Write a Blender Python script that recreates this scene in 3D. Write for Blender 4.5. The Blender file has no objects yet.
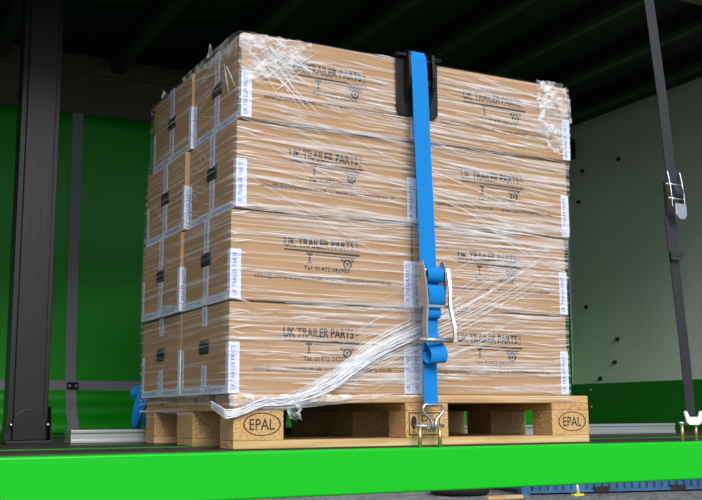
import bpy, bmesh, math, random
from mathutils import Vector, Matrix
random.seed(7)
scn = bpy.context.scene
col = scn.collection
R = math.radians

# ------------------------------------------------------------------ camera
yaw, pitch, roll, FPX = 0.4814, 0.1577, -0.0053, 1034.18
f = Vector((math.sin(yaw)*math.cos(pitch), math.cos(yaw)*math.cos(pitch), math.sin(pitch)))
r0 = Vector((math.cos(yaw), -math.sin(yaw), 0)); u0 = r0.cross(f)
rr = math.cos(roll)*r0 + math.sin(roll)*u0
uu = -math.sin(roll)*r0 + math.cos(roll)*u0
cd = bpy.data.cameras.new('camera'); cam = bpy.data.objects.new('camera', cd); col.objects.link(cam)
cd.sensor_width = 36; cd.lens = FPX/702*36; cd.clip_start = .05; cd.clip_end = 300
M = Matrix((( rr.x, uu.x, -f.x, -1.0037), (rr.y, uu.y, -f.y, -2.5971), (rr.z, uu.z, -f.z, .0898), (0, 0, 0, 1)))
cam.matrix_world = M
scn.camera = cam

# ------------------------------------------------------------------ sky, sun, exposure
w = bpy.data.worlds.new('sky'); scn.world = w; w.use_nodes = True
nt = w.node_tree; nt.nodes.clear()
out = nt.nodes.new('ShaderNodeOutputWorld'); bg = nt.nodes.new('ShaderNodeBackground')
tc = nt.nodes.new('ShaderNodeTexCoord'); sep = nt.nodes.new('ShaderNodeSeparateXYZ'); rp = nt.nodes.new('ShaderNodeValToRGB')
nt.links.new(tc.outputs['Generated'], sep.inputs[0]); nt.links.new(sep.outputs['Z'], rp.inputs[0])
rp.color_ramp.elements[0].position = 0.0; rp.color_ramp.elements[0].color = (.78, .84, .90, 1)
rp.color_ramp.elements[1].position = .8; rp.color_ramp.elements[1].color = (.55, .70, .95, 1)
nt.links.new(rp.outputs[0], bg.inputs[0]); bg.inputs[1].default_value = 0.85
nt.links.new(bg.outputs[0], out.inputs[0])
sd = bpy.data.lights.new('sun', 'SUN'); sun = bpy.data.objects.new('sun', sd); col.objects.link(sun)
sd.energy = 3.2; sd.angle = R(36); sd.color = (1, .96, .90)
sun.rotation_euler = Vector((.11, .82, -.56)).to_track_quat('-Z', 'Y').to_euler()
scn.view_settings.view_transform = 'Standard'; scn.view_settings.look = 'None'
scn.view_settings.exposure = 0.22; scn.view_settings.gamma = 1.0; scn.view_settings.use_curve_mapping = False

# ------------------------------------------------------------------ materials
def lin(c):
    return tuple(((x/255)/12.92 if x/255 <= .04045 else ((x/255+.055)/1.055)**2.4) for x in c) + (1,)
def mat(name, rgb, rough=.6, metal=0, spec=.5, var=.0, scale=(8, 8, 8), bump=0, bscale=None, detail=4, dark=None):
    m = bpy.data.materials.new(name); m.use_nodes = True
    n = m.node_tree; b = n.nodes['Principled BSDF']
    b.inputs['Base Color'].default_value = lin(rgb); b.inputs['Roughness'].default_value = rough
    b.inputs['Metallic'].default_value = metal; b.inputs['Specular IOR Level'].default_value = spec
    t = n.nodes.new('ShaderNodeTexCoord'); mp = n.nodes.new('ShaderNodeMapping'); mp.inputs['Scale'].default_value = scale
    n.links.new(t.outputs['Object'], mp.inputs[0])
    nz = n.nodes.new('ShaderNodeTexNoise'); nz.inputs['Detail'].default_value = detail; nz.inputs['Scale'].default_value = 1
    n.links.new(mp.outputs[0], nz.inputs[0])
    if var or dark:
        rmp = n.nodes.new('ShaderNodeValToRGB')
        c = lin(rgb); d = lin(dark) if dark else tuple(x*(1-var) for x in c[:3])+(1,)
        rmp.color_ramp.elements[0].position = .35; rmp.color_ramp.elements[0].color = d
        rmp.color_ramp.elements[1].position = .62; rmp.color_ramp.elements[1].color = c
        n.links.new(nz.outputs['Fac'], rmp.inputs[0]); n.links.new(rmp.outputs[0], b.inputs['Base Color'])
    if bump:
        bp = n.nodes.new('ShaderNodeBump'); bp.inputs['Strength'].default_value = bump; bp.inputs['Distance'].default_value = .01
        src = nz
        if bscale:
            mp2 = n.nodes.new('ShaderNodeMapping'); mp2.inputs['Scale'].default_value = bscale
            n.links.new(t.outputs['Object'], mp2.inputs[0])
            src = n.nodes.new('ShaderNodeTexNoise'); src.inputs['Scale'].default_value = 1; n.links.new(mp2.outputs[0], src.inputs[0])
        n.links.new(src.outputs['Fac'], bp.inputs['Height']); n.links.new(bp.outputs[0], b.inputs['Normal'])
    return m

MT = {}
MT['card'] = mat('cardboard', (176, 139, 101), .85, spec=.12, var=.10, scale=(5, 5, 22), bump=.05, bscale=(30, 30, 4))
MT['ink'] = mat('printing_ink', (36, 33, 42), .7, var=.2, scale=(60, 60, 60))
MT['tape'] = mat('packing_tape', (214, 216, 228), .3, var=.08, scale=(30, 30, 30))
MT['tapeblue'] = mat('tape_print_blue', (84, 102, 186), .4, var=.2, scale=(60, 60, 60))
MT['black'] = mat('black_plastic', (9, 9, 11), .5, spec=.35, bump=.05, bscale=(200, 200, 200))
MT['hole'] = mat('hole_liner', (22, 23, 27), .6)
MT['wood'] = mat('pallet_wood', (204, 170, 124), .75, spec=.2, dark=(172, 132, 90), scale=(3, 45, 60), bump=.25)
MT['wood_y'] = mat('pallet_wood_crosswise', (196, 156, 106), .75, spec=.25, dark=(160, 118, 74), scale=(45, 3, 60), bump=.25)
MT['chip'] = mat('pressed_chip_block', (206, 168, 118), .8, spec=.2, dark=(172, 130, 84), scale=(170, 170, 170), bump=.5, bscale=(150, 150, 150))
MT['burn'] = mat('branded_mark', (52, 36, 26), .8, var=.3, scale=(90, 90, 90))
MT['green'] = mat('green_gloss_paint', (14, 178, 26), .32, spec=.3, var=.03, scale=(1, 1, 1), bump=.02, bscale=(25, 25, 25))
MT['curtain'] = mat('green_curtain_fabric', (14, 156, 16), .36, spec=.5, var=.10, scale=(2, 2, 2), bump=.35, bscale=(1.6, 1.6, 3))
MT['webgrey'] = mat('grey_webbing', (140, 138, 146), .7, var=.1, scale=(4, 4, 300))
MT['steel_dark'] = mat('black_painted_steel', (15, 14, 18), .42, spec=.4, var=.2, scale=(3, 3, 1), bump=.06, bscale=(40, 40, 6))
MT['roof'] = mat('dark_roof_skin', (11, 12, 11), .6, var=.2, scale=(2, 2, 2))
MT['bow'] = mat('roof_bow_metal', (44, 50, 45), .5, var=.15, scale=(4, 2, 4))
MT['panel'] = mat('pale_grey_panel', (232, 240, 228), .45, var=.04, scale=(2, 2, 2), bump=.02, bscale=(8, 8, 8))
MT['kick'] = mat('green_panel', (26, 128, 30), .45, var=.06, scale=(3, 3, 3))
MT['rail_grey'] = mat('grey_alloy_rail', (84, 78, 64), .5, var=.12, scale=(2, 10, 20))
MT['alu'] = mat('aluminium', (170, 176, 176), .42, metal=.75, var=.15, scale=(2, 30, 60), bump=.05)
MT['floor'] = mat('phenolic_floor_board', (52, 42, 40), .42, var=.35, scale=(3, 40, 3), bump=.08)
MT['blue'] = mat('blue_webbing', (10, 128, 206), .7, spec=.2, var=.22, scale=(260, 260, 260), bump=.25, bscale=(330, 330, 330))
MT['blackweb'] = mat('black_webbing', (28, 27, 34), .55, var=.15, scale=(300, 300, 300), bump=.2)
MT['chrome'] = mat('zinc_plated_steel', (186, 188, 192), .3, metal=.95, var=.1, scale=(40, 40, 40))
MT['gold'] = mat('yellow_passivated_steel', (196, 168, 116), .34, metal=.7, var=.2, scale=(60, 60, 60))
MT['gravel'] = mat('grey_gravel', (122, 118, 114), .95, dark=(56, 54, 54), scale=(9, 9, 9), bump=.6, detail=8)
MT['container'] = mat('blue_container_paint', (46, 98, 136), .7, dark=(30, 64, 98), scale=(1.5, 1.5, 1.5), detail=6)
MT['rubber'] = mat('black_rubber', (24, 22, 22), .8, var=.3, scale=(20, 20, 20))
MT['rust'] = mat('rusty_brown_steel', (110, 58, 34), .8, var=.4, scale=(20, 20, 20))
MT['yellow'] = mat('yellow_paint', (206, 196, 60), .6)
MT['whitep'] = mat('white_paint', (226, 228, 226), .5)

def film_mat(name, base, streak, scale, lo=.5, hi=.72, rough=.18, rot=(0, 0, 0)):
    m = bpy.data.materials.new(name); m.use_nodes = True
    n = m.node_tree; n.nodes.clear(); L = n.links.new
    o = n.nodes.new('ShaderNodeOutputMaterial'); mix = n.nodes.new('ShaderNodeMixShader')
    tr = n.nodes.new('ShaderNodeBsdfTransparent'); tr.inputs[0].default_value = (.97, .98, 1, 1)
    p = n.nodes.new('ShaderNodeBsdfPrincipled'); p.inputs['Base Color'].default_value = (.93, .94, .97, 1)
    p.inputs['Roughness'].default_value = rough; p.inputs['Specular IOR Level'].default_value = .8
    t = n.nodes.new('ShaderNodeTexCoord'); mp = n.nodes.new('ShaderNodeMapping')
    mp.inputs['Scale'].default_value = scale; mp.inputs['Rotation'].default_value = rot
    L(t.outputs['Object'], mp.inputs[0])
    nz = n.nodes.new('ShaderNodeTexNoise'); nz.inputs['Scale'].default_value = 1; nz.inputs['Detail'].default_value = 3
    nz.inputs['Distortion'].default_value = .3
    L(mp.outputs[0], nz.inputs[0])
    mr = n.nodes.new('ShaderNodeMapRange'); mr.inputs['From Min'].default_value = lo; mr.inputs['From Max'].default_value = hi
    mr.inputs['To Min'].default_value = base; mr.inputs['To Max'].default_value = base+streak
    L(nz.outputs['Fac'], mr.inputs['Value'])
    bp = n.nodes.new('ShaderNodeBump'); bp.inputs['Strength'].default_value = .6; bp.inputs['Distance'].default_value = .004
    L(nz.outputs['Fac'], bp.inputs['Height']); L(bp.outputs[0], p.inputs['Normal'])
    L(mr.outputs[0], mix.inputs[0]); L(tr.outputs[0], mix.inputs[1]); L(p.outputs[0], mix.inputs[2]); L(mix.outputs[0], o.inputs[0])
    return m
MT['film'] = film_mat('stretch_film', .02, .42, (1.3, 1.3, 90), .50, .74)
MT['strand'] = film_mat('stretch_film_fold', .30, .45, (25, 25, 60), .35, .7)
MT['strand_soft'] = film_mat('stretch_film_soft_fold', .06, .36, (12, 12, 60), .35, .7)
MT['milky'] = film_mat('gathered_stretch_film', .08, .50, (30, 30, 40), .44, .68)

# ------------------------------------------------------------------ mesh helpers
class MB:
    def __init__(s): s.v = []; s.f = []; s.m = []; s.cur = 0
    def face(s, idx): s.f.append(tuple(idx)); s.m.append(s.cur)
    def add(s, vs, fs):
        b = len(s.v); s.v += [tuple(v) for v in vs]
        for q in fs: s.face([b+i for i in q])
    def box(s, x0, x1, y0, y1, z0, z1):
        s.add([(x0,y0,z0),(x1,y0,z0),(x1,y1,z0),(x0,y1,z0),(x0,y0,z1),(x1,y0,z1),(x1,y1,z1),(x0,y1,z1)],
              [(0,3,2,1),(4,5,6,7),(0,1,5,4),(1,2,6,5),(2,3,7,6),(3,0,4,7)])
        return s
    def tube(s, pts, r, n=10, closed=False, cap=True):
        pts = [Vector(p) for p in pts]; N = len(pts); rs = r if isinstance(r, (list, tuple)) else [r]*N
        rings = []; prev = None
        for i, p in enumerate(pts):
            a = pts[(i-1) % N] if (closed or i > 0) else p; b = pts[(i+1) % N] if (closed or i < N-1) else p
            t = (b-a).normalized()
            if prev is None:
                prev = t.orthogonal().normalized()
            else:
                prev = (prev - t*prev.dot(t)).normalized()
            q = t.cross(prev)
            base = len(s.v)
            for k in range(n):
                an = 2*math.pi*k/n
                s.v.append(tuple(p + (prev*math.cos(an)+q*math.sin(an))*rs[i]))
            rings.append(base)
        for i in range(N if closed else N-1):
            a, b = rings[i], rings[(i+1) % N]
            for k in range(n): s.face((a+k, a+(k+1) % n, b+(k+1) % n, b+k))
        if cap and not closed:
            s.face([rings[0]+k for k in range(n)][::-1]); s.face([rings[-1]+k for k in range(n)])
        return s
    def prism(s, poly, axis, a, b):     # poly in the other two axes (cyclic order kept)
        n = len(poly)
        def P(p, h):
            return {'x': (h, p[0], p[1]), 'y': (p[0], h, p[1]), 'z': (p[0], p[1], h)}[axis]
        s.add([P(p, a) for p in poly]+[P(p, b) for p in poly],
              [tuple(range(n))[::-1], tuple(range(n, 2*n))]+[(i, (i+1) % n, n+(i+1) % n, n+i) for i in range(n)])
        return s
    def band(s, path, width, th, side=Vector((1, 0, 0))):   # flat webbing along a path, width along side
        pts = [Vector(p) for p in path]; N = len(pts)
        sides = side if isinstance(side, list) else [side]*N
        b0 = len(s.v)
        for i, p in enumerate(pts):
            t = (pts[min(i+1, N-1)]-pts[max(i-1, 0)]).normalized(); sd_ = sides[i].normalized()
            nn = t.cross(sd_).normalized()
            for a, c in ((-1, -1), (1, -1), (1, 1), (-1, 1)):
                s.v.append(tuple(p+sd_*a*width/2+nn*c*th/2))
        for i in range(N-1):
            a = b0+4*i; b = a+4
            for k in range(4): s.face((a+k, a+(k+1) % 4, b+(k+1) % 4, b+k))
        s.face((b0, b0+1, b0+2, b0+3)); e = b0+4*(N-1); s.face((e+3, e+2, e+1, e))
        return s
    def ridge(s, pts, nrm, side, wd, h):   # tapered raised fold
        N = len(pts); b0 = len(s.v)
        for i, p in enumerate(pts):
            k = math.sin(math.pi*min(max((i+.15)/(N-.7), 0), 1))**.5
            p = Vector(p); nn = Vector(nrm)
            s.v += [tuple(p-side*wd*k/2), tuple(p+nn*h*k), tuple(p+side*wd*k/2)]
        for i in range(N-1):
            a = b0+3*i
            s.face((a, a+1, a+4, a+3)); s.face((a+1, a+2, a+5, a+4))
        return s
    def build(s, name, mats, parent=None, smooth=False, bevel=0, seg=2, loc=None):
        me = bpy.data.meshes.new(name); me.from_pydata(s.v, [], s.f)
        for m in (mats if isinstance(mats, list) else [mats]): me.materials.append(m)
        me.polygons.foreach_set('material_index', s.m)
        if smooth: me.polygons.foreach_set('use_smooth', [True]*len(me.polygons))
        bm = bmesh.new(); bm.from_mesh(me); bmesh.ops.recalc_face_normals(bm, faces=bm.faces); bm.to_mesh(me); bm.free()
        me.update()
        o = bpy.data.objects.new(name, me); col.objects.link(o)
        if parent: o.parent = parent
        if loc: o.location = loc
        if bevel:
            b = o.modifiers.new('bevel', 'BEVEL'); b.width = bevel; b.segments = seg; b.limit_method = 'ANGLE'; b.angle_limit = R(40)
        return o
def thing(name, label, cat, loc=(0, 0, 0), group=None):
    o = bpy.data.objects.new(name, None); col.objects.link(o); o.location = loc
    o['label'] = label; o['category'] = cat
    if group: o['group'] = group
    o.empty_display_size = .1
    return o
def tag(o, label, cat, group=None):
    o['label'] = label; o['category'] = cat
    if group: o['group'] = group
    return o
def struct(o): o['kind'] = 'structure'; return o
def rrect(x0, x1, z0, z1, r, n=5):
    out = []
    for cx, cz, a0 in ((x1-r, z1-r, 0), (x0+r, z1-r, 90), (x0+r, z0+r, 180), (x1-r, z0+r, 270)):
        for k in range(n+1):
            a = R(a0+90*k/n); out.append((cx+r*math.cos(a), cz+r*math.sin(a)))
    return out
_tc = {}
def text_verts(body, bold=.0, spacing=1.0):
    key = (body, bold, spacing)
    if key in _tc: return _tc[key]
    c = bpy.data.curves.new('lettering', 'FONT'); c.body = body; c.offset = bold; c.resolution_u = 3; c.space_character = spacing
    o = bpy.data.objects.new('lettering', c); col.objects.link(o)
    bpy.context.view_layer.update()
    dg = bpy.context.evaluated_depsgraph_get()
    me = bpy.data.meshes.new_from_object(o.evaluated_get(dg))
    vs = [tuple(v.co) for v in me.vertices]; fs = [tuple(p.vertices) for p in me.polygons]
    bpy.data.objects.remove(o); bpy.data.curves.remove(c); bpy.data.meshes.remove(me)
    xs = [v[0] for v in vs]; ys = [v[1] for v in vs]
    x0, x1, y0, y1 = min(xs), max(xs), min(ys), max(ys)
    _tc[key] = ([((v[0]-x0)/(x1-x0), (v[1]-y0)/(y1-y0)) for v in vs], fs)
    return _tc[key]
def lettering(mb, body, fn, bold=.0, spacing=1.0):    # fn maps (0..1, 0..1) to a point
    vs, fs = text_verts(body, bold, spacing)
    mb.add([fn(a, b) for a, b in vs], fs)
def ring(mb, fn, r0, r1, n=40):   # fn maps unit-circle offsets
    b = len(mb.v)
    for k in range(n):
        a = 2*math.pi*k/n
        mb.v.append(fn(r0*math.cos(a), r0*math.sin(a))); mb.v.append(fn(r1*math.cos(a), r1*math.sin(a)))
    for k in range(n):
        a = b+2*k; c = b+2*((k+1) % n)
        mb.face((a, c, c+1, a+1))

# ------------------------------------------------------------------ ground and trailer shell
XL, XR, YF, YB = -5.5, 3.12, -.05, 2.45
g = MB(); N = 40
for j in range(N+1):
    for i in range(N+1):
        g.v.append((-45+110*i/N, -40+90*j/N, -1.3))
for j in range(N):
    for i in range(N): a = j*(N+1)+i; g.face((a, a+1, a+N+2, a+N+1))
struct(g.build('ground', MT['gravel']))
fl = MB()
fl.box(XL, XR, .00, 2.42, -.04, 0)
struct(fl.build('floor', MT['floor']))
struct(MB().box(XL, XR, .285, .345, 0, .0015).build('trim_1', MT['kick']))
struct(MB().box(XL, XR+.05, -.02, 2.45, 1.86, 1.90).build('ceiling', MT['roof']))
struct(MB().box(XL-.04, XL, -.02, 2.42, -.04, 1.86).build('wall_left', MT['panel']))
# headboard
wr = struct(MB().box(XR, XR+.05, -.02, 2.45, -.13, 1.86).build('wall_right', MT['panel']))
kp = MB().box(XR-.006, XR-.0002, -.015, 2.40, .001, .262).build('kick_panel', MT['kick'], wr); kp['label'] = 'green lower panel'
for (y, z, m) in ((1.902, 1.558, 'hole'), (2.222, 1.555, 'hole'), (2.27, 1.37, 'hole'), (2.14, .29, 'hole'), (2.24, .72, 'hole'), (1.98, .51, 'hole'), (2.01, .38, 'hole'), (2.231, .225, 'chrome'), (2.229, .126, 'chrome')):
    o = MB().tube([(XR-.001-.004*(z < .27), y, z), (XR-.014, y, z)], [.013, .010], 10).build('bolt', MT[m], wr, True)

# side rail (green edge beam), near the camera
sr = thing('side_rail', 'bright glossy green steel side rail along the near edge of the trailer bed', 'trailer rail', (0, 0, 0))
MB().prism([(-.05, -.004), (-.05, -.126), (-.002, -.126), (-.002, -.1), (-.03, -.1), (-.03, -.035), (-.002, -.035), (-.002, -.004)], 'x', XL, 4.6).build('beam', MT['green'], sr, bevel=.006, seg=3)

# far side rail
sr2 = MB().box(XL, 3.17, 2.42, 2.45, -.13, .012).build('side_rail', MT['kick'])
tag(sr2, 'dark green rail along the far edge of the trailer bed behind the pallet', 'trailer rail')

# cant rails
cr = MB().prism([(2.405, 1.56), (2.45, 1.56), (2.45, 1.86), (2.37, 1.86), (2.37, 1.775), (2.395, 1.765)], 'x', XL, XR).build('cant_rail', MT['rail_grey'], bevel=.004)
tag(cr, 'grey horizontal top rail above the green curtain at the far side', 'roof rail')
cr2 = MB().box(XL, 4.6, -.06, .0, 1.56, 1.86).build('cant_rail', MT['rail_grey'], bevel=.006)
tag(cr2, 'grey top rail over the near opening, tip seen in the upper right corner', 'roof rail')
cb = MB().prism(rrect(3.02, XR-.001, 1.64, 1.77, .02), 'y', 2.28, 2.37).build('corner_bracket', MT['black'], bevel=.006)
tag(cb, 'black corner bracket under the roof at top of the pale end panel', 'bracket')

# roof bows
bows = [(-5.1, 0), (-4.3, 0), (-3.5, 0), (-2.7, 0), (-1.9, 0), (-1.1, 0), (-.30, 0), (.27, 0), (.70, 0), (1.13, 0), (1.56, 0), (1.98, 0), (2.41, 0), (2.84, 0)]
bl = {1.13: 'dark roof bow crossing above the left half of the wrapped boxes', 1.56: 'roof bow crossing just above the black edge protector',
      1.98: 'grey roof bow meeting the load left of its crumpled top right corner', 2.41: 'grey roof bow reaching down to the top right corner of the load',
      2.84: 'grey roof bow nearest the pale end panel', .27: 'dark roof bow above the left end of the wrapped boxes', -.30: 'dark roof bow directly above the black support post',
      .70: 'very dark roof bow second from the left end of the load'}
proto = None
for x, _ in bows:
    if x < -1: continue
    o = MB().prism([(-.035, 1.859), (-.035, 1.80), (-.02, 1.782), (.02, 1.782), (.035, 1.80), (.035, 1.859)], 'y', .0, 2.37).build('roof_bow', MT['bow'], bevel=.003) if proto is None else proto.copy()
    if proto is None: proto = o
    else: col.objects.link(o)
    o.location.x = x
    tag(o, bl.get(x, 'dark roof bow left of the support post'), 'roof beam', 'roof bows across the ceiling')

# curtain
cu = thing('side_curtain', 'green fabric side curtain with grey webbing hanging along the far side', 'curtain', (0, 2.4, 0))
def cy(z, x=0):   # curtain depth profile, bulging at the hem
    b = .012*math.sin(3.1*x+1.2)*math.sin(max(0, min(1, z/1.6))*math.pi)
    if z > .22: return b
    t = (.22-z)/.22
    return b - .045*math.sin(t*math.pi*.5)**1.2 - .012*math.sin(t*math.pi*3)
c = MB(); nx = 90; zs = [.006+.214*k/14 for k in range(15)]+[.22+1.345*k/26 for k in range(1, 27)]
for k, z in enumerate(zs):
    for i in range(nx+1):
        x = XL+(XR-.004-XL)*i/nx; c.v.append((x, cy(z, x), z))
for k in range(len(zs)-1):
    for i in range(nx): a = k*(nx+1)+i; c.face((a, a+1, a+nx+2, a+nx+1))
o = c.build('curtain_sheet', MT['curtain'], cu, True)
so = o.modifiers.new('thick', 'SOLIDIFY'); so.thickness = .003; so.offset = 1
for x in (-1.9, -.9, .1, 1.1, 2.1):
    pz = [z for z in zs]
    c = MB().band([(x+(.012*(.22-z)/.22 if z < .22 else 0)+(-.008*(z-.3) if z > .3 else 0), cy(z, x)-.006, z) for z in pz], .05, .003).build('webbing_strap', MT['webgrey'], cu)
c = MB().band([(XL+(XR-.05-XL)*i/60, cy(.23, XL+(XR-XL)*i/60)-.009, .232) for i in range(61)], .045, .003, Vector((0, 0, 1))).build('webbing_strap', MT['webgrey'], cu)
for x in (-.9, .1, 1.1):
    bk = MB().prism(rrect(x-.022+.006, x+.038, .213, .247, .005, 3), 'y', cy(.23, x)-.021, cy(.23, x)-.0106).build('buckle', MT['black'], cu)
    bk['label'] = 'small black buckle'
    for dx in (-.004, .026):
        MB().tube([(x+dx, cy(.23, x)-.0205, .23), (x+dx, cy(.23, x)-.026, .23)], [.009, .006], 10).build('rivet', MT['chrome'], bk, True)

# support post
sp = thing('support_post', 'black steel upright post standing on the trailer bed at left', 'post', (-.36, .90, 0))
MB().prism([(-.064, .016), (-.064, .10), (.064, .10), (.064, .016), (.047, .016), (.047, 0), (-.047, 0), (-.047, .016)], 'z', 0.012, 1.859).build('column', MT['steel_dark'], sp, bevel=.002)
MB().box(-.072, .075, -.03, .13, .0, .012).build('base_plate', MT['steel_dark'], sp, bevel=.002)
arch = [(-.05, .012), (.056, .012), (.056, .07)]+[(.003+.053*math.cos(R(a)), .07+.045*math.sin(R(a))) for a in range(10, 171, 16)]+[(-.05, .07)]
MB().prism(arch, 'y', -.010, .0175).build('foot_bracket', MT['black'], sp, bevel=.003)
for s_ in (-1, 1):
    MB().prism([(-.072 if s_ < 0 else .071, .012), (-.066 if s_ < 0 else .0775, .012), (-.064 if s_ < 0 else .072, .12)], 'y', 0, .08).build('foot_gusset', MT['steel_dark'], sp)
    MB().tube([(.003+s_*.058, -.002, .062), (.003+s_*.058, -.012, .062)], [.007, .005], 8).build('bolt', MT['chrome'], sp, True)

# aluminium bar on the floor behind the pallet
ab = MB().prism([(.860, .001), (.95, .001), (.95, .044), (.860, .044), (.860, .034), (.863, .032), (.863, .013), (.860, .011)], 'x', -.231, 2.42).build('load_bar', MT['alu'], bevel=.0015)
tag(ab, 'long silver aluminium bar lying on the floor behind the pallet', 'bar')

# ------------------------------------------------------------------ pallet
pal = thing('pallet', 'light wooden euro pallet carrying the wrapped load on the trailer bed', 'pallet', (0, 0, 0))
for (y0, y1) in ((0, .1), (.3275, .4725), (.7, .8)):
    MB().box(0, 1.2, y0, y1, .0005, .022).build('bottom_board', MT['wood'], pal, bevel=.002)
    for k, (x0, x1) in enumerate(((0, .145), (.5275, .6725), (1.055, 1.2))):
        b = MB().box(x0, x1, y0, y1, .0222, .0998).build('block', MT['chip'], pal, bevel=.002)
        if y0 == 0:
            mk = MB()
            if k in (0, 2):
                cx = x0+.082 if k == 0 else x0+.078; cz = .065
                ring(mk, lambda a, c_: (cx+a, -.0006, cz+c_*.56), .0545, .0505)
                for q in range(0, 0): pass
                lettering(mk, 'EPAL', lambda a, c_: (cx-.036+.072*a, -.0006, cz-.0145+.029*c_), bold=.004)
            else:
                cx = x0+.045; cz = .062
                for (a0, a1, c0, c1) in ((-.035, .07, .030, .033), (-.035, .07, -.033, -.030), (-.035, -.032, -.033, .033), (.067, .07, -.033, .033), (-.002, .0, -.03, .03)):
                    mk.add([(cx+a0, -.0006, cz+c0), (cx+a1, -.0006, cz+c0), (cx+a1, -.0006, cz+c1), (cx+a0, -.0006, cz+c1)], [(0, 1, 2, 3)])
                mk.add([(cx-.018+.009*math.cos(R(t)), -.0006, cz+.004+.019*math.sin(R(t))) for t in range(0, 360, 20)], [tuple(range(18))])
                mk.add([(cx-.0195, -.0006, cz-.026), (cx-.0165, -.0006, cz-.026), (cx-.0165, -.0006, cz-.01), (cx-.0195, -.0006, cz-.01)], [(0, 1, 2, 3)])
                lettering(mk, 'DE-', lambda a, c_: (cx+.008+.05*a, -.0006, cz+.006+.018*c_), bold=.004)
                lettering(mk, 'HT', lambda a, c_: (cx+.008+.034*a, -.0006, cz-.024+.018*c_), bold=.004)
            mo = mk.build('brand_mark', MT['burn'], b)
            mo['label'] = 'dark oval EPAL stamp' if k != 1 else 'dark rectangular treatment stamp'
for (x0, x1) in ((0, .145), (.5275, .6725), (1.055, 1.2)):
    MB().box(x0, x1, 0, .8, .1, .1218).build('cross_board', MT['wood_y'], pal, bevel=.002)
for (y0, y1) in ((0, .145), (.1925, .2925), (.3275, .4725), (.5075, .6075), (.655, .8)):
    MB().box(0, 1.2, y0, y1, .122, .144).build('deck_board', MT['wood'], pal, bevel=.0025)

# ------------------------------------------------------------------ boxes
BW, BD, BH = .574, .399, .2490
def carton_mesh():
    m = MB(); hy0, hy1, hz0, hz1 = BD/2-.036, BD/2+.036, .118, .152
    X0, X1, Y0, Y1, Z0, Z1 = .001, BW-.001, .001, BD-.001, 0, BH
    # left end with its hand hole
    ys = [Y0, hy0, hy1, Y1]; zz = [Z0, hz0, hz1, Z1]
    b = len(m.v)
    for z in zz:
        for y in ys: m.v.append((X0, y, z))
    for j in range(3):
        for i in range(3):
            if i == 1 and j == 1: continue
            a = b+j*4+i; m.face((a, a+4, a+5, a+1))
    a = len(m.v)
    for (y, z) in ((hy0, hz0), (hy1, hz0), (hy1, hz1), (hy0, hz1)): m.v.append((X0+.012, y, z))
    h = [b+5, b+6, b+10, b+9]
    for k in range(4): m.face((h[k], h[(k+1) % 4], a+(k+1) % 4, a+k))
    m.face((a, a+1, a+2, a+3))
    c = len(m.v)
    m.v += [(X1, Y0, Z0), (X1, Y1, Z0), (X1, Y1, Z1), (X1, Y0, Z1)]
    m.face((c, c+1, c+2, c+3))
    m.face((b, b+12, c+3, c)); m.face((b+3, c+1, c+2, b+15))
    m.face((b, b+1, b+2, b+3, c+1, c)); m.face((b+12, b+13, b+14, b+15, c+2, c+3))
    m.face((b, b+4, b+8, b+12)) if 0 else None
    return m
EPS = .0012
def print_mesh():
    m = MB(); y = .001-.0005
    P = lambda x0, x1, z0, z1: (lambda a, c_: (x0+(x1-x0)*a, y, z0+(z1-z0)*c_))
    lettering(m, 'UK TRAILER PARTS', P(.147, .366, .157, .185), bold=.026)
    lettering(m, 'LTD', lambda a, c_: (.371+.008*c_, y, .156+.029*(a)), bold=.008)
    # trailer silhouette
    m.add([(.147, y, .151), (.384, y, .1475), (.384, y, .1415), (.300, y, .1435), (.147, y, .147)], [(4, 3, 2, 1, 0)])
    m.add([(.240, y, .1405), (.372, y, .137), (.372, y, .1345), (.240, y, .138)], [(3, 2, 1, 0)])
    m.add([(.214, y, .143), (.236, y, .1425), (.234, y, .136), (.218, y, .136)], [(3, 2, 1, 0)])
    m.add([(.223, y, .137), (.2275, y, .137), (.2275, y, .116), (.223, y, .116)], [(3, 2, 1, 0)])
    m.add([(.219, y, .1165), (.2315, y, .1165), (.2315, y, .1135), (.219, y, .1135)], [(3, 2, 1, 0)])
    m.add([(.322, y, .134), (.368, y, .133), (.363, y, .123), (.357, y, .131), (.334, y, .131), (.327, y, .123)], [(5, 4, 3, 2, 1, 0)])
    ring(m, lambda a, c_: (.345+a, y, .117+c_), .0145, .0090, 24)
    ring(m, lambda a, c_: (.345+a, y, .117+c_), .0045, .0002, 12)
    lettering(m, 'Tel: 01472 342903', P(.208, .350, .092, .106), bold=.010, spacing=1.06)
    lettering(m, 'sales@uktrailerparts.co.uk  -  www.uktrailerparts.co.uk', P(.058, .490, .062, .078), bold=.014, spacing=1.08)
    m.v = [(v[0]+.012, v[1], v[2]) for v in m.v]
    return m
def flat_x(m, y0, y1, z0, z1, x=.001): m.box(x-.0007, x-.0001, y0, y1, z0, z1)
def flat_y(m, x0, x1, z0, z1, y=.001): m.box(x0, x1, y-.0007, y-.0001, z0, z1)
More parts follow.
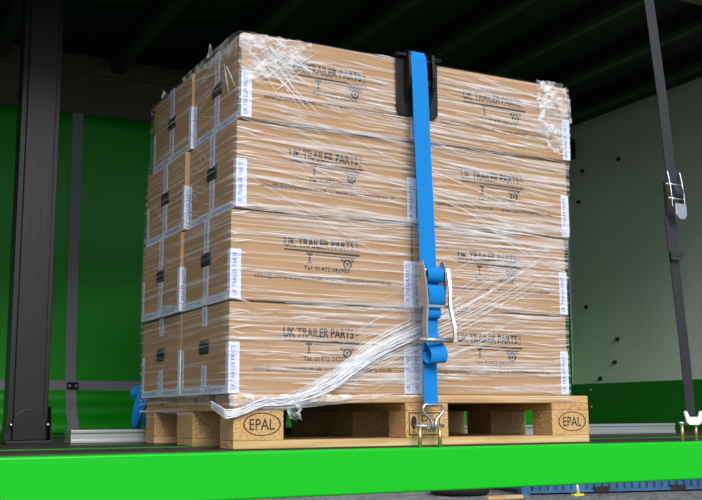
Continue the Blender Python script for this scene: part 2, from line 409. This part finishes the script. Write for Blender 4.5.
def make_box(bottom=False):
    root = thing('cardboard_box', 'box', 'box', (0, 0, 0), 'printed cardboard boxes stacked on the pallet')
    MBk = carton_mesh().build('carton', MT['card'], root, bevel=.009, seg=3)
    print_mesh().build('printed_lettering', MT['ink'], root)
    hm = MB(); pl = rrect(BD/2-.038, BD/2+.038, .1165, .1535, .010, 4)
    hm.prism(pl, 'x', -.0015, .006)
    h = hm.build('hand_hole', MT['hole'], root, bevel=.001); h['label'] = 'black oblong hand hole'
    yc = BD/2-.002
    tx = lambda mb, t, f_: lettering(mb, t, f_)
    # centre seam tape in two runs (above and below the hand hole)
    runs = [(.155, .251), (.004, .115)] if not bottom else [(.195, .251), (.004, .085)]
    for (z0, z1) in runs:
        t = MB(); flat_x(t, yc-.021, yc+.021, z0, z1); t = t.build('tape', MT['tape'], root)
        p = MB(); lettering(p, 'UK TRAILER PARTS', lambda a, c_: (-.0001, yc+.008-.016*c_, z0+.006+(z1-z0-.012)*a)); p.build('tape_print', MT['tapeblue'], t)
    t = MB(); flat_x(t, .002, BD-.002, .002, .025, .0003); t = t.build('tape', MT['tape'], root)
    for k in range(2):
        p = MB(); lettering(p, 'UK TRAILER PARTS', lambda a, c_: (-.0007, BD-.03-.19*k-.14*a, .008+.011*c_))
        p.build('tape_print', MT['tapeblue'], t)
    for (xa, xb) in ((.0005, .031), (BW-.031, BW-.0005)):
        t = MB(); flat_y(t, xa, xb, .004, .140, .0006)
        if xa < .1: flat_x(t, .0005, .022, .004, .140, .0006)
        t = t.build('tape', MT['tape'], root); t['label'] = 'white corner tape with blue print'
        p = MB(); x1 = xa+.006; lettering(p, 'UK TRAILER PARTS', lambda a, c_: (x1+.012*(1-c_), -.0003, .012+.118*a), bold=.01)
        p.build('tape_print', MT['tapeblue'], t)
    t = MB(); flat_x(t, BD-.024, BD-.0005, .004, .135, .0006); t = t.build('tape', MT['tape'], root); t['label'] = 'white corner tape with blue print'
    p = MB(); lettering(p, 'TRAILER', lambda a, c_: (-.0004, BD-.006-.012*c_, .012+.10*a), bold=.01); p.build('tape_print', MT['tapeblue'], t)
    return root
def copy_tree(o, parent=None):
    c_ = o.copy(); col.objects.link(c_)
    if parent is not None: c_.parent = parent
    for ch in list(o.children): copy_tree(ch, c_)
    return c_
protoA = make_box(False); protoB = make_box(True)
usedA = usedB = False
LX = [-.012, -.012, 0.0, .008]; LY = [.010, .006, .001, -.009]
BX = [-.002, -.010, -.014, -.008]     # extra shift of the rear column
lvl = ['bottom layer', 'second layer from the bottom', 'third layer from the bottom', 'top layer']
for i in range(4):
    for cxi in (0, 1):
        for dy in (0, 1):
            bt = (i == 0)
            if bt: o = protoB if not usedB else copy_tree(protoB); usedB = True
            else: o = protoA if not usedA else copy_tree(protoA); usedA = True
            o.location = (LX[i]+cxi*.5755+(BX[i] if dy else 0)+(.003*cxi if i > 1 else 0)-.003*cxi*(i == 0), LY[i]+dy*(BD+.003), .1445+i*.2525)
            side = ('left', 'right')[cxi]; fr = ('front', 'rear')[dy]
            if dy == 0: lb = f'printed cardboard box at front {side} of the {lvl[i]}'
            elif cxi == 0: lb = f'brown box at rear left of the {lvl[i]}, taped end showing'
            else: lb = f'hidden brown box at rear right of the {lvl[i]}'
            o['label'] = lb

# ------------------------------------------------------------------ stretch wrap
def interp(z, arr, sharp=False):
    t = max(0, min(3, (z-.27)/.2525)); k = int(min(2, math.floor(t))); a = t-k
    a = max(0, min(1, (a-.42)/.16)) if sharp else a*a*(3-2*a)
    return arr[k]*(1-a)+arr[k+1]*a
ZT = .1445+3*.2525+BH+.0012
def xl(z): return interp(z, [-.018, -.018, -.010, -.004]) + (0 if z > .13 else .012*(.13-z)/.05)
def xr(z): return BW*2+interp(z, [-.008, -.004, .010, .016])
def yf(z): return interp(z, [.0045, .0008, -.0045, -.0135], True) if z > .13 else -.006
def yb(z): return .801+.012
def xlb(z): return interp(z, [-.022, -.026, -.020, -.008])
wrap = thing('stretch_wrap', 'clear crinkled stretch film wound around the stacked boxes and pallet top', 'stretch film', (0, 0, 0))
def ringpts(z, d=0):
    out = []; n = 26; m_ = 16; rc = .006
    a, b, c_, e, a2 = xl(z)-d, xr(z)+d, yf(z)-d, yb(z)+d, xlb(z)-d
    for i in range(n+1): out.append((a+rc+(b-a-2*rc)*i/n, c_))
    for i in range(m_+1): out.append((b, c_+rc+(e-c_-2*rc)*i/m_))
    for i in range(n+1): out.append((b-rc+(a2-b+2*rc)*i/n, e))
    for i in range(m_+1): t = i/m_; out.append((a2+(a-a2)*t, e-rc-(e-c_-2*rc)*t))
    return out
wm = MB(); zz = [.110+(ZT-.001-.110)*k/64 for k in range(65)]
cnt = len(ringpts(.2)); 
for k, z in enumerate(zz):
    d = random.uniform(0, .0015)
    for (x, y) in ringpts(z, d):
        zz_ = z
        if k == 0: zz_ = z+.02*math.sin(x*9+1)*math.sin(y*7)+.018-.030*max(0, min(1, (.5-x)/.4))**1.5
        wm.v.append((x, y+random.uniform(-.0006, .0003), zz_))
for (x, y) in ringpts(ZT, -.05): wm.v.append((x, y, ZT+.0005))
for k in range(65):
    for i in range(cnt):
        a = k*cnt+i; b = k*cnt+(i+1) % cnt; wm.face((a, b, b+cnt, a+cnt))
wm.build('film', MT['film'], wrap, True)

NF = Vector((0, -1, 0)); NL = Vector((-1, 0, 0))
def front_strand(mb, pts2, wd, h, dd=.0015):
    n = max(4, len(pts2)); P = []
    for (x, z) in pts2: P.append((x, yf(z)-dd, z))
    v = Vector(P[-1])-Vector(P[0]); t = v.normalized(); side = t.cross(NF).normalized()
    mb.ridge(P, NF, side, wd, h)
def line2(x0, z0, x1, z1, n=10, sag=0, wob=.001):
    ph = random.uniform(0, 6)
    return [(x0+(x1-x0)*i/n, z0+(z1-z0)*i/n - sag*4*(i/n)*(1-i/n)+wob*math.sin(ph+i*1.1)) for i in range(n+1)]
soft = MB(); hard = MB()
def clampx(x, z): return max(xl(z)+.004, min(xr(z)-.004, x))
def fs(mb, x0, z0, L_, ang, wd, h, **k):
    x1 = x0+L_*math.cos(R(ang)); z1 = z0+L_*math.sin(R(ang))
    if x1 > xr(z0)-.004:
        s_ = (xr(z0)-.004-x0)/(x1-x0); x1 = x0+(x1-x0)*s_; z1 = z0+(z1-z0)*s_
    if min(z0, z1) < .125 or max(z0, z1) > ZT or x1-x0 < .03: return
    front_strand(mb, line2(x0, z0, x1, z1, **k), wd, h)
for k in range(380):
    z = random.uniform(.13, ZT); x = random.uniform(-.1, 1.1); x = clampx(x, z)
    ang = random.gauss(-.3, 1.0) if z < .65 else random.gauss(-3.0, 1.6)
    fs(soft, x, z, random.uniform(.08, .6), ang, random.uniform(.0025, .008), .0012, sag=random.uniform(-.002, .005))
for k in range(95):
    z = random.uniform(.13, ZT); x = clampx(random.uniform(-.05, 1.1), z)
    ang = random.gauss(-.3, 1.1) if z < .65 else random.gauss(-4, 2)
    fs(hard, x, z, random.uniform(.05, .5), ang, random.uniform(.0015, .0035), .0013, sag=random.uniform(-.002, .005))
# seams between layers catch more film
for i in (1, 2, 3):
    z = .1445+i*.2525
    for k in range(5): fs(hard, clampx(random.uniform(-.02, .9), z), z+random.uniform(-.006, .006), random.uniform(.1, .4), random.gauss(-.5, .8), .0022, .0015)
# edge highlights, left corner
for k in range(34):
    z = random.uniform(.16, ZT-.02)
    front_strand(hard, line2(xl(z)+.0035, z, xl(z)+random.uniform(.02, .09), z+random.uniform(-.012, .010), 6), random.uniform(.002, .005), .0015)
    z = random.uniform(.16, ZT-.02)
    if k % 3 == 0: front_strand(hard, line2(xr(z)-random.uniform(.02, .09), z+random.uniform(-.014, .012), xr(z)-.0035, z, 6), random.uniform(.002, .004), .0015)
# diagonals falling to the right from the upper left
for k in range(22):
    x0 = random.uniform(.02, .8); z0 = random.uniform(.7, 1.13)
    fs(hard if k % 2 else soft, x0, z0, random.uniform(.2, .55), random.uniform(-34, -14), random.uniform(.0015, .0035), .0014)
for k in range(14):
    fs(soft, random.uniform(.62, .9), random.uniform(.55, .75), random.uniform(.15, .3), random.uniform(-26, -14), .003, .0014)
# rising bundle from the lower left to the right
bund = [(-.012, .105), (.043, .118), (.159, .126), (.28, .176), (.423, .265), (.574, .333), (.752, .414), (.941, .516), (1.136, .631)]
def catmull(P, n=5):
    out = []
    for i in range(len(P)-1):
        p0 = P[max(i-1, 0)]; p1 = P[i]; p2 = P[i+1]; p3 = P[min(i+2, len(P)-1)]
        for k in range(n):
            t = k/n
            out.append(tuple(.5*((2*p1[q])+(-p0[q]+p2[q])*t+(2*p0[q]-5*p1[q]+4*p2[q]-p3[q])*t*t+(-p0[q]+3*p1[q]-3*p2[q]+p3[q])*t**3) for q in range(len(p1))))
    out.append(tuple(P[-1])); return out
bs = catmull(bund)
for k in range(52):
    a0 = random.uniform(-1, 1); a1 = a0+random.gauss(0, .35); i0 = random.randint(0, 18); i1 = random.randint(24, len(bs)-1)
    if k < 22: i1 = random.randint(18, 30)
    P = []
    for i in range(i0, i1+1):
        t = i/(len(bs)-1); sp_ = .012+.045*t
        P.append((bs[i][0], max(.108, bs[i][1]+(a0+(a1-a0)*t)*sp_)))
    front_strand(hard if k % 3 else soft, P, random.uniform(.0015, .0035), .0018, .002+.001*random.random())
# long faint diagonals low on the load
for k in range(30):
    x0 = random.uniform(.25, .75); fs(soft, x0, random.uniform(.15, .40), random.uniform(.2, .5), random.uniform(14, 34), random.uniform(.002, .005), .0014)
# radial creases at the top left corner and curls
for k in range(34):
    a = random.uniform(-60, 8); L_ = random.uniform(.05, .24); x0 = .012+random.uniform(0, .10); z0 = random.uniform(1.04, 1.148)
    fs(hard if k % 2 else soft, x0, z0, L_, a, random.uniform(.002, .005), .002)
for k in range(14):
    x0 = .02+random.uniform(0, .16); z0 = random.uniform(.98, 1.10)
    fs(hard, x0, z0, random.uniform(.04, .12), random.uniform(25, 60), random.uniform(.002, .004), .002)
# left face creases
def left_strand(mb, y0, z0, y1, z1, wd, h, sag=0, n=8, dd=.002):
    P = []
    for i in range(n+1):
        t = i/n; y = y0+(y1-y0)*t; z = z0+(z1-z0)*t-sag*4*t*(1-t)
        q = max(0, min(1, y/.8)); P.append((xl(z)*(1-q)+xlb(z)*q-dd, y, z))
    v = Vector(P[-1])-Vector(P[0]); side = v.normalized().cross(NL).normalized()
    mb.ridge(P, NL, side, wd, h)
for k in range(80):
    y = random.uniform(0, .6); z = random.uniform(.15, ZT-.02); L_ = random.uniform(.08, .3)
    dz = random.gauss(.0, .02) if z < .6 else random.gauss(.05, .05)
    if .13 < z+dz < ZT: left_strand(soft, y, z, y+L_, z+dz, random.uniform(.0015, .004), .0012, sag=random.uniform(-.01, .015))
for k in range(30):
    y = random.uniform(0, .5); z = random.choice([.15, .40, .65, .90])+random.uniform(0, .03)
    left_strand(hard, y, z, y+random.uniform(.05, .25), z+random.gauss(0, .006), .003, .0015)
left_strand(hard, .075, 1.075, -.0, .99, .006, .003); left_strand(hard, .09, 1.085, .05, .985, .005, .003)
left_strand(hard, .0, 1.10, .40, 1.135, .006, .003, sag=-.008); left_strand(hard, .12, 1.07, .5, 1.13, .005, .002)
left_strand(hard, .09, 1.06, .3, 1.00, .004, .002)
soft.build('soft_folds', MT['strand_soft'], wrap, True)
hard.build('white_folds', MT['strand'], wrap, True)

# crumpled patches (real crinkled sheets)
def crumple(name, fn, nu, nv, amp, mat_, keep=lambda u, v: True):
    m = MB(); idx = {}
    for j in range(nv+1):
        for i in range(nu+1):
            u_, v_ = i/nu, j/nv
            e = min(u_, 1-u_, v_, 1-v_)*5; e = min(1, e)
            p, n_ = fn(u_+random.uniform(-.35, .35)/nu, v_+random.uniform(-.35, .35)/nv)
            idx[(i, j)] = len(m.v); m.v.append(tuple(Vector(p)+Vector(n_)*(random.uniform(0, amp)*e+.0015)))
    for j in range(nv):
        for i in range(nu):
            if not keep((i+.5)/nu, (j+.5)/nv): continue
            a, b, c_, d = idx[(i, j)], idx[(i+1, j)], idx[(i+1, j+1)], idx[(i, j+1)]
            if (i+j) % 2: m.face((a, b, c_)); m.face((a, c_, d))
            else: m.face((a, b, d)); m.face((b, c_, d))
    return m.build(name, mat_, wrap, False)
def blob(cu_, cv_, ru, rv, seed):
    def k(u_, v_):
        a = math.atan2(v_-cv_, u_-cu_); rad = 1+.22*math.sin(3*a+seed)+.15*math.sin(5*a+seed*2)
        return ((u_-cu_)/ru)**2+((v_-cv_)/rv)**2 < rad
    return k
# top right corner bunch, folding over the end and the top edge
def f_tr(u_, v_):
    x = 1.015+.15*u_; z = .925+.235*v_
    xe = xr(1.1)
    y = -.015
    if x > xe: y = -.015+(x-xe)*1.2; x = xe+.003
    if z > ZT+.012: y += (z-ZT-.012)*1.5; z = ZT+.012
    return (x, y, z), (0, -1, .15)
o = crumple('crumpled_corner', f_tr, 16, 20, .009, MT['milky'], blob(.5, .6, .47, .55, 1.0)); o['label'] = 'bunched milky film at the top right corner'
# top left corner patch on the front
def f_tl(u_, v_): return (.0+.22*u_, -.0150, .985+.160*v_), (0, -1, 0)
o = crumple('crumpled_corner', f_tl, 11, 8, .0022, MT['milky'], lambda u_, v_: v_ > .15+.55*u_*u_ ); o['label'] = 'creased film at the top left corner'
# film tented over the left end
def f_ll(u_, v_):
    y = .0+.46*u_; z0_ = 1.085+.05*u_; z = z0_+(ZT+.001-z0_)*min(1, v_)
    q = y/.8; return (xl(z)*(1-q)+xlb(z)*q-.002, y, z), (-1, 0, 0)
o = crumple('film_tent', f_ll, 12, 3, .002, MT['milky']); o['label'] = 'bluish film stretched over the top of the left end'
# spikes of film on the left top edge
for (y, h_) in ((.17, .022), (.62, .012)):
    sk = MB(); sk.add([(-.010, y, ZT-.012), (-.010, y+.03, ZT-.014), (-.018, y+.012, ZT+h_), (-.024, y+.02, ZT-.02)], [(0, 1, 2), (1, 3, 2), (3, 0, 2)]); sk.build('film_spike', MT['milky'], wrap)
for (x, h_) in ((.10, .006), (.16, .007), (1.04, .012)):
    sk = MB(); sk.add([(x, -.006, ZT-.006), (x+.05, -.006, ZT-.006), (x+.025, -.001, ZT+h_), (x+.03, .03, ZT)], [(0, 1, 2), (1, 3, 2), (3, 0, 2)]); sk.build('film_spike', MT['milky'], wrap)
# gathered rope of film over the pallet's front left, with its loose tail
rp_ = [(-.028, .10, .118), (-.028, .02, .100), (-.022, -.012, .092), (.02, -.014, .103), (.08, -.014, .125), (.16, -.015, .131), (.28, -.014, .172), (.42, -.013, .262), (.57, -.0125, .330)]
rp_ = catmull(rp_, 5); g_ = MB()
for q in range(9):
    ph = q*.7; P = []
    for i, p in enumerate(rp_):
        t = i/len(rp_); s_ = .006+.004*math.sin(t*9+q)+.010*t
        P.append((p[0], p[1]-.002*abs(math.sin(ph)), p[2]+s_*math.sin(ph+t*7)))
    g_.tube(P, [.0009+.0016*(1-.7*i/len(P)) for i in range(len(P))], 6)
gb = MB()
for q in range(2, 3):
    P = [(p[0], p[1]-.001-.0015*(q % 2), p[2]+(q-2)*.009*(.7+.8*i/len(rp_))) for i, p in enumerate(rp_)]
    gb.band(P, .011, .0008, Vector((0, .25*(-1)**q, 1)))
gb.build('gathered_band', MT['strand_soft'], wrap, True)
o = g_.build('gathered_rope', MT['strand'], wrap, True); o['label'] = 'thick white gathered rope of film'
def f_tail(u_, v_): return (.128+.055*u_+.015*v_, -.012, .075+.06*(1-v_)+.006*math.sin(u_*6)), (0, -1, 0)
o = crumple('loose_tail', f_tail, 8, 9, .018, MT['milky'], blob(.5, .5, .45, .55, 2.2)); o['label'] = 'crumpled loose tail of film'
# skirt of film over the pallet's edge at left and front
def f_sk(u_, v_): return (-.016+.62*u_, -.009, .145-.032*v_*(1-.85*u_)), (0, -1, 0)
crumple('film_skirt', f_sk, 40, 3, .003, MT['milky'])
def f_sk2(u_, v_): return (-.022, .74*u_, .147-.05*v_*(1-abs(2*u_-1)**2)-.012*v_), (-1, 0, 0)
crumple('film_skirt', f_sk2, 26, 3, .004, MT['film'])

# ------------------------------------------------------------------ edge protector
ep = thing('edge_protector', 'black plastic edge protector over the top front edge of the load under the blue strap', 'edge protector', (.571, 0, ZT))
pz = -.178
MB().prism([(-.073, pz+.012), (-.061, pz), (.061, pz), (.073, pz+.012), (.073, .012), (-.073, .012)], 'y', -.0205, -.0165).build('front_plate', MT['black'], ep, bevel=.0015)
MB().box(-.073, .073, -.0145, .09, .0095, .014).build('top_plate', MT['black'], ep, bevel=.001)
for x in (-.046, .036):
    MB().prism([(-.0188, -.145), (-.05, -.09), (-.056, -.06), (-.050, .012), (-.030, .022), (.05, .020), (.085, .0145), (-.0188, .0145)], 'x', x, x+.010).build('guide_rib', MT['black'], ep, bevel=.001)
MB().box(-.036, .036, -.042, -.0188, -.085, -.070).build('cross_bar', MT['black'], ep, bevel=.001)
MB().box(-.036, .036, -.042, -.0188, -.012, -.004).build('cross_bar', MT['black'], ep, bevel=.001)
MB().tube([(-.078, -.030, .006), (.078, -.030, .006)], .006, 10).build('pin', MT['black'], ep, True)

# ------------------------------------------------------------------ blue ratchet strap
bs_ = thing('ratchet_strap', 'bright blue ratchet strap running down the front of the wrapped boxes', 'strap', (.60, -.05, 0))
def L(p): return (p[0]-.60, p[1]+.05, p[2])
up = [(.556, .98, .0), (.556, .90, .55), (.556, .83, ZT+.006), (.556, .79, ZT+.014), (.556, .4, ZT+.016), (.557, .02, ZT+.022), (.5575, -.02, ZT+.022), (.558, -.040, ZT+.016), (.558, -.052, ZT-.006), (.559, -.057, 1.07), (.561, -.060, .92), (.565, -.061, .78), (.570, -.061, .64), (.573, -.060, .56), (.574, -.060, .50)]
MB().band([L(p) for p in up], .055, .003).build('strap_webbing', MT['blue'], bs_, bevel=.0008)
lowp = [(.575, -.058, .40), (.575, -.058, .30), (.576, -.058, .20), (.578, -.058, .110)]
MB().band([L(p) for p in lowp], .046, .003).build('strap_webbing', MT['blue'], bs_)
def roll(z, r, y, x, n=14, wd=.050, squash=1.3, a0=-100, a1=100):
    lp = MB(); lp.band([L((x, y-r*math.cos(R(a0+(a1-a0)*k/n)), z+squash*r*math.sin(R(a0+(a1-a0)*k/n)))) for k in range(n+1)], wd, .003)
    lp.build('webbing_roll', MT['blue'], bs_)
roll(.488, .017, -.076, .580, squash=1.25, wd=.053)
roll(.428, .014, -.080, .582, squash=2.0, wd=.053)
roll(.377, .010, -.074, .575, squash=1.5, wd=.050)
MB().band([L(p) for p in [(.578, -.066, .50), (.578, -.068, .44), (.576, -.066, .39), (.575, -.064, .34), (.575, -.063, .27)]], .050, .003).build('strap_webbing', MT['blue'], bs_)
lpp = catmull([(.574, -.066, .315), (.575, -.078, .296), (.578, -.094, .278), (.580, -.104, .258), (.579, -.100, .238), (.576, -.086, .234), (.572, -.072, .246), (.570, -.067, .266)], 4)
MB().band([L(p) for p in lpp], .048, .0028, Vector((.95, -.30, .05))).build('loose_loop', MT['blue'], bs_)
rt = bs_
def sideplate(x):
    prof = [(-.060, .395), (-.052, .47), (-.054, .510), (-.066, .528), (-.082, .526), (-.092, .508), (-.093, .47), (-.088, .43), (-.084, .395)]
    MB().prism([(p[0]+.05, p[1]) for p in prof], 'x', x-.60, x-.60+.004).build('ratchet_plate', MT['chrome'], rt, bevel=.001)
sideplate(.541); sideplate(.613)
for x in (.5385, .6195):
    pts = []
    for q in range(16):
        a = 2*math.pi*q/16; pts.append((-.023+.015*math.cos(a), .500+.015*math.sin(a))); a += .19; pts.append((-.023+.020*math.cos(a), .500+.020*math.sin(a)))
    MB().prism(pts, 'x', x-.60-.0015, x-.60+.0015).build('ratchet_wheel', MT['chrome'], rt)
for s_ in (-1, 1):
    x0 = .5795-.60
    P = catmull([(x0+s_*.0425, -.038, .505), (x0+s_*.0425, -.050, .45), (x0+s_*.0405, -.052, .40), (x0+s_*.046, -.056, .36), (x0+s_*.0495, -.060, .33), (x0+s_*.0485, -.060, .292)], 4)
    h_ = MB(); h_.band(P, .015, .008, Vector((.35*s_, 1, 0))); h_.build('handle_arm', MT['chrome'], rt)
MB().tube([(.513-.60, -.060, .296), (.621-.60, -.060, .296)], .0075, 12).build('handle_grip', MT['chrome'], rt, True)
MB().box(.540-.60, .620-.60, -.046, -.040, .391, .399).build('ratchet_pawl', MT['chrome'], rt, bevel=.001)
MB().tube([(.536-.60, -.023, .500), (.623-.60, -.023, .500)], .0095, 12).build('spindle', MT['chrome'], rt, True)
def wire_hook(root, cx, y, ztop, zbot, wtop, r_, matn):
    P = catmull([(cx+wtop/2, y, ztop-.008), (cx+wtop/2*.96, y, ztop-.022), (cx+.010, y-.002, zbot+.024), (cx+.005, y-.004, zbot+.004), (cx+.005, y+.006, zbot-.008), (cx+.005, y+.018, zbot-.002), (cx+.005, y+.021, zbot+.010)], 4)
    Q = [(2*cx-p[0], p[1], p[2]) for p in P]
    m2 = MB().tube(Q[::-1]+[(cx-wtop/2+.006, y, ztop), (cx, y, ztop), (cx+wtop/2-.006, y, ztop)]+P, r_, 10)
    return m2.build('hook', MT[matn], root, True)
h1 = wire_hook(bs_, -.0185, -.012, .116, .050, .066, .0042, 'chrome'); h1['label'] = 'silver wire claw hook'

def anchor(x, half, label):
    a = thing('lashing_ring', label, 'lashing ring', (x, -.040, -.004))
    for s_ in (-1, 1):
        MB().tube([(s_*half*.72, 0, -.0+.0005), (s_*half*.70, 0, .058)], .006, 10).build('leg', MT['gold'], a, True)
    MB().tube([(-half, 0, .060), (half, 0, .060)], .0058, 10).build('cross_bar', MT['chrome'], a, True)
    return a
anchor(.583, .047, 'small gold and silver lashing ring on green rail holding the blue strap')
anchor(1.587, .043, 'small gold and silver lashing ring on green rail holding the black strap')

# ------------------------------------------------------------------ black strap
bk_ = thing('tie_down_strap', 'black webbing strap with silver buckle hanging at right of the load', 'strap', (1.59, -.05, 0))
def K(p): return (p[0]-1.59, p[1]+.05, p[2])
MB().band([K(p) for p in [(1.504, -.035, 1.559), (1.507, -.045, 1.50), (1.529, -.060, 1.15), (1.545, -.062, .92), (1.548, -.066, .855)]], .044, .003).build('strap_webbing', MT['blackweb'], bk_)
MB().band([K(p) for p in [(1.536, -.056, .86), (1.540, -.055, .78), (1.545, -.055, .68), (1.556, -.055, .50), (1.572, -.055, .30), (1.584, -.055, .082)]], .041, .003).build('strap_webbing', MT['blackweb'], bk_)
MB().band([K(p) for p in [(1.533, -.060, .74), (1.535, -.063, .70), (1.538, -.064, .64), (1.541, -.068, .60), (1.541, -.074, .594), (1.541, -.070, .612)]], .050, .003).build('strap_webbing', MT['blackweb'], bk_)
MB().prism(rrect(1.514-1.59, 1.571-1.59, .606, .622, .003, 2), 'y', -.0255, -.0195).build('strap_keeper', MT['blackweb'], bk_)
ro = MB(); ro.band([K((1.550, -.078-.014*math.cos(R(-110+13*k)), .822+.022*math.sin(R(-110+13*k)))) for k in range(18)], .040, .003); ro.build('webbing_roll', MT['blackweb'], bk_)
for xx in (1.517-1.59, 1.573-1.59):
    MB().prism([(-.016, .892), (-.026, .896), (-.032, .87), (-.040, .82), (-.042, .77), (-.022, .765), (-.018, .80), (-.014, .85)], 'x', xx, xx+.004).build('buckle_plate', MT['chrome'], bk_, bevel=.001)
MB().prism([(1.524-1.59, .782), (1.574-1.59, .782), (1.575-1.59, .742), (1.562-1.59, .726), (1.538-1.59, .726), (1.523-1.59, .742)], 'y', -.050, -.042).build('buckle_lever', MT['chrome'], bk_, bevel=.004, seg=3)
for y_, z_ in ((-.024, .85), (-.032, .80)):
    MB().tube([(1.508-1.59, y_, z_), (1.583-1.59, y_, z_)], .005, 10).build('spindle', MT['chrome'], bk_, True)
hk = MB(); yh = -.012
hk.prism([(-.026, .092), (-.034, .096), (-.040, .090), (-.030, .058), (-.018, .050), (.024, .050), (.034, .058), (.042, .090), (.036, .096), (.028, .092), (.022, .076), (-.018, .076)], 'y', yh-.004, yh+.002)
hk.v = [(v[0]-.004, v[1], v[2]) for v in hk.v]
hk = hk.build('hook', MT['whitep'], bk_, bevel=.001); hk['label'] = 'pale silver flat hook'

# ------------------------------------------------------------------ blue strap bundle behind the pallet at left
bd = MB(); 
random.seed(5)
P0 = [(.0, .0, .0), (-.02, .01, .05), (.02, -.015, .09), (-.03, .0, .14), (.01, .01, .17), (.03, -.01, .13), (-.005, -.02, .08), (.02, .0, .03), (-.03, -.01, .02), (-.02, -.02, .10), (.015, -.02, .155), (.035, -.0, .06), (.03, .01, .012)]
pp = catmull(P0, 5)
bd.band(pp, .046, .003, [Vector((math.sin(i*.23), .6+.4*math.cos(i*.31), .35*math.sin(i*.41))) for i in range(len(pp))])
bo = bd.build('strap_bundle', MT['blue']); bo.location = (.055, 1.02, .022)
tag(bo, 'crumpled bundle of blue webbing on the floor behind the left end of the pallet', 'strap')

# ------------------------------------------------------------------ yard beyond the trailer
ct = thing('shipping_container', 'blue corrugated shipping container standing on gravel beyond the trailer', 'container', (10.0, 12.20, -1.3))
ct.rotation_euler.z = R(-13)
m_ = MB(); LN = 6.06; poly = []
n = 40
for k in range(n):
    x = .08+(LN-.16)*k/n; s_ = (LN-.16)/n
    poly += [(x, .0), (x+s_*.35, .0), (x+s_*.5, .04), (x+s_*.85, .04)]
poly += [(LN-.08, 0), (LN-.08, 2.40), (.08, 2.40)]
m_.prism(poly, 'z', .075, 2.45); m_.build('corrugated_shell', MT['container'], ct)
m_ = MB(); m_.box(.0, LN, -.02, .03, .03, .075); m_.box(0, LN, 2.38, 2.44, .04, .17); m_.build('bottom_rail', MT['container'], ct)
MB().box(0, LN, -.02, 2.44, 2.45, 2.59).build('top_rail', MT['container'], ct)
for x in (0, LN-.16):
    for y in (-.03, 2.30):
        MB().box(x, x+.16, y, y+.16, 0, 2.59).build('corner_post', MT['container'], ct)
MB().box(.1, LN-.1, .05, 2.36, .01, .074).build('underframe', MT['rubber'], ct)
for x in (1.36, 2.88):
    MB().box(x, x+.30, -.026, .0, .02, .12).build('fork_pocket', MT['rubber'], ct)
# black tyre-like heap and timber left of the container
ty = MB(); 
ty.tube([(.42*math.cos(2*math.pi*k/24), .42*math.sin(2*math.pi*k/24), .12) for k in range(24)], .12, 10, closed=True)
to = ty.build('tyre', MT['rubber'], None, True); to.location = (9.2, 12.9, -1.3)
tag(to, 'black tyre lying on the gravel left of the blue container', 'tyre')
tb = MB().box(-.35, .35, -.06, .06, 0, .05).build('timber', MT['wood']); tb.location = (9.35, 11.8, -1.3)
tag(tb, 'pale timber baulk lying on the gravel in front of the black tyre', 'timber')
mk_ = thing('marker_stake', 'short white stake on a yellow foot standing on gravel in front of container', 'stake', (10.72, 11.60, -1.3))
MB().box(-.09, .12, -.05, .05, 0, .04).build('foot', MT['yellow'], mk_, bevel=.006)
MB().tube([(.03, 0, .04), (-.02, 0, .36)], .028, 8).build('stake', MT['whitep'], mk_, True)
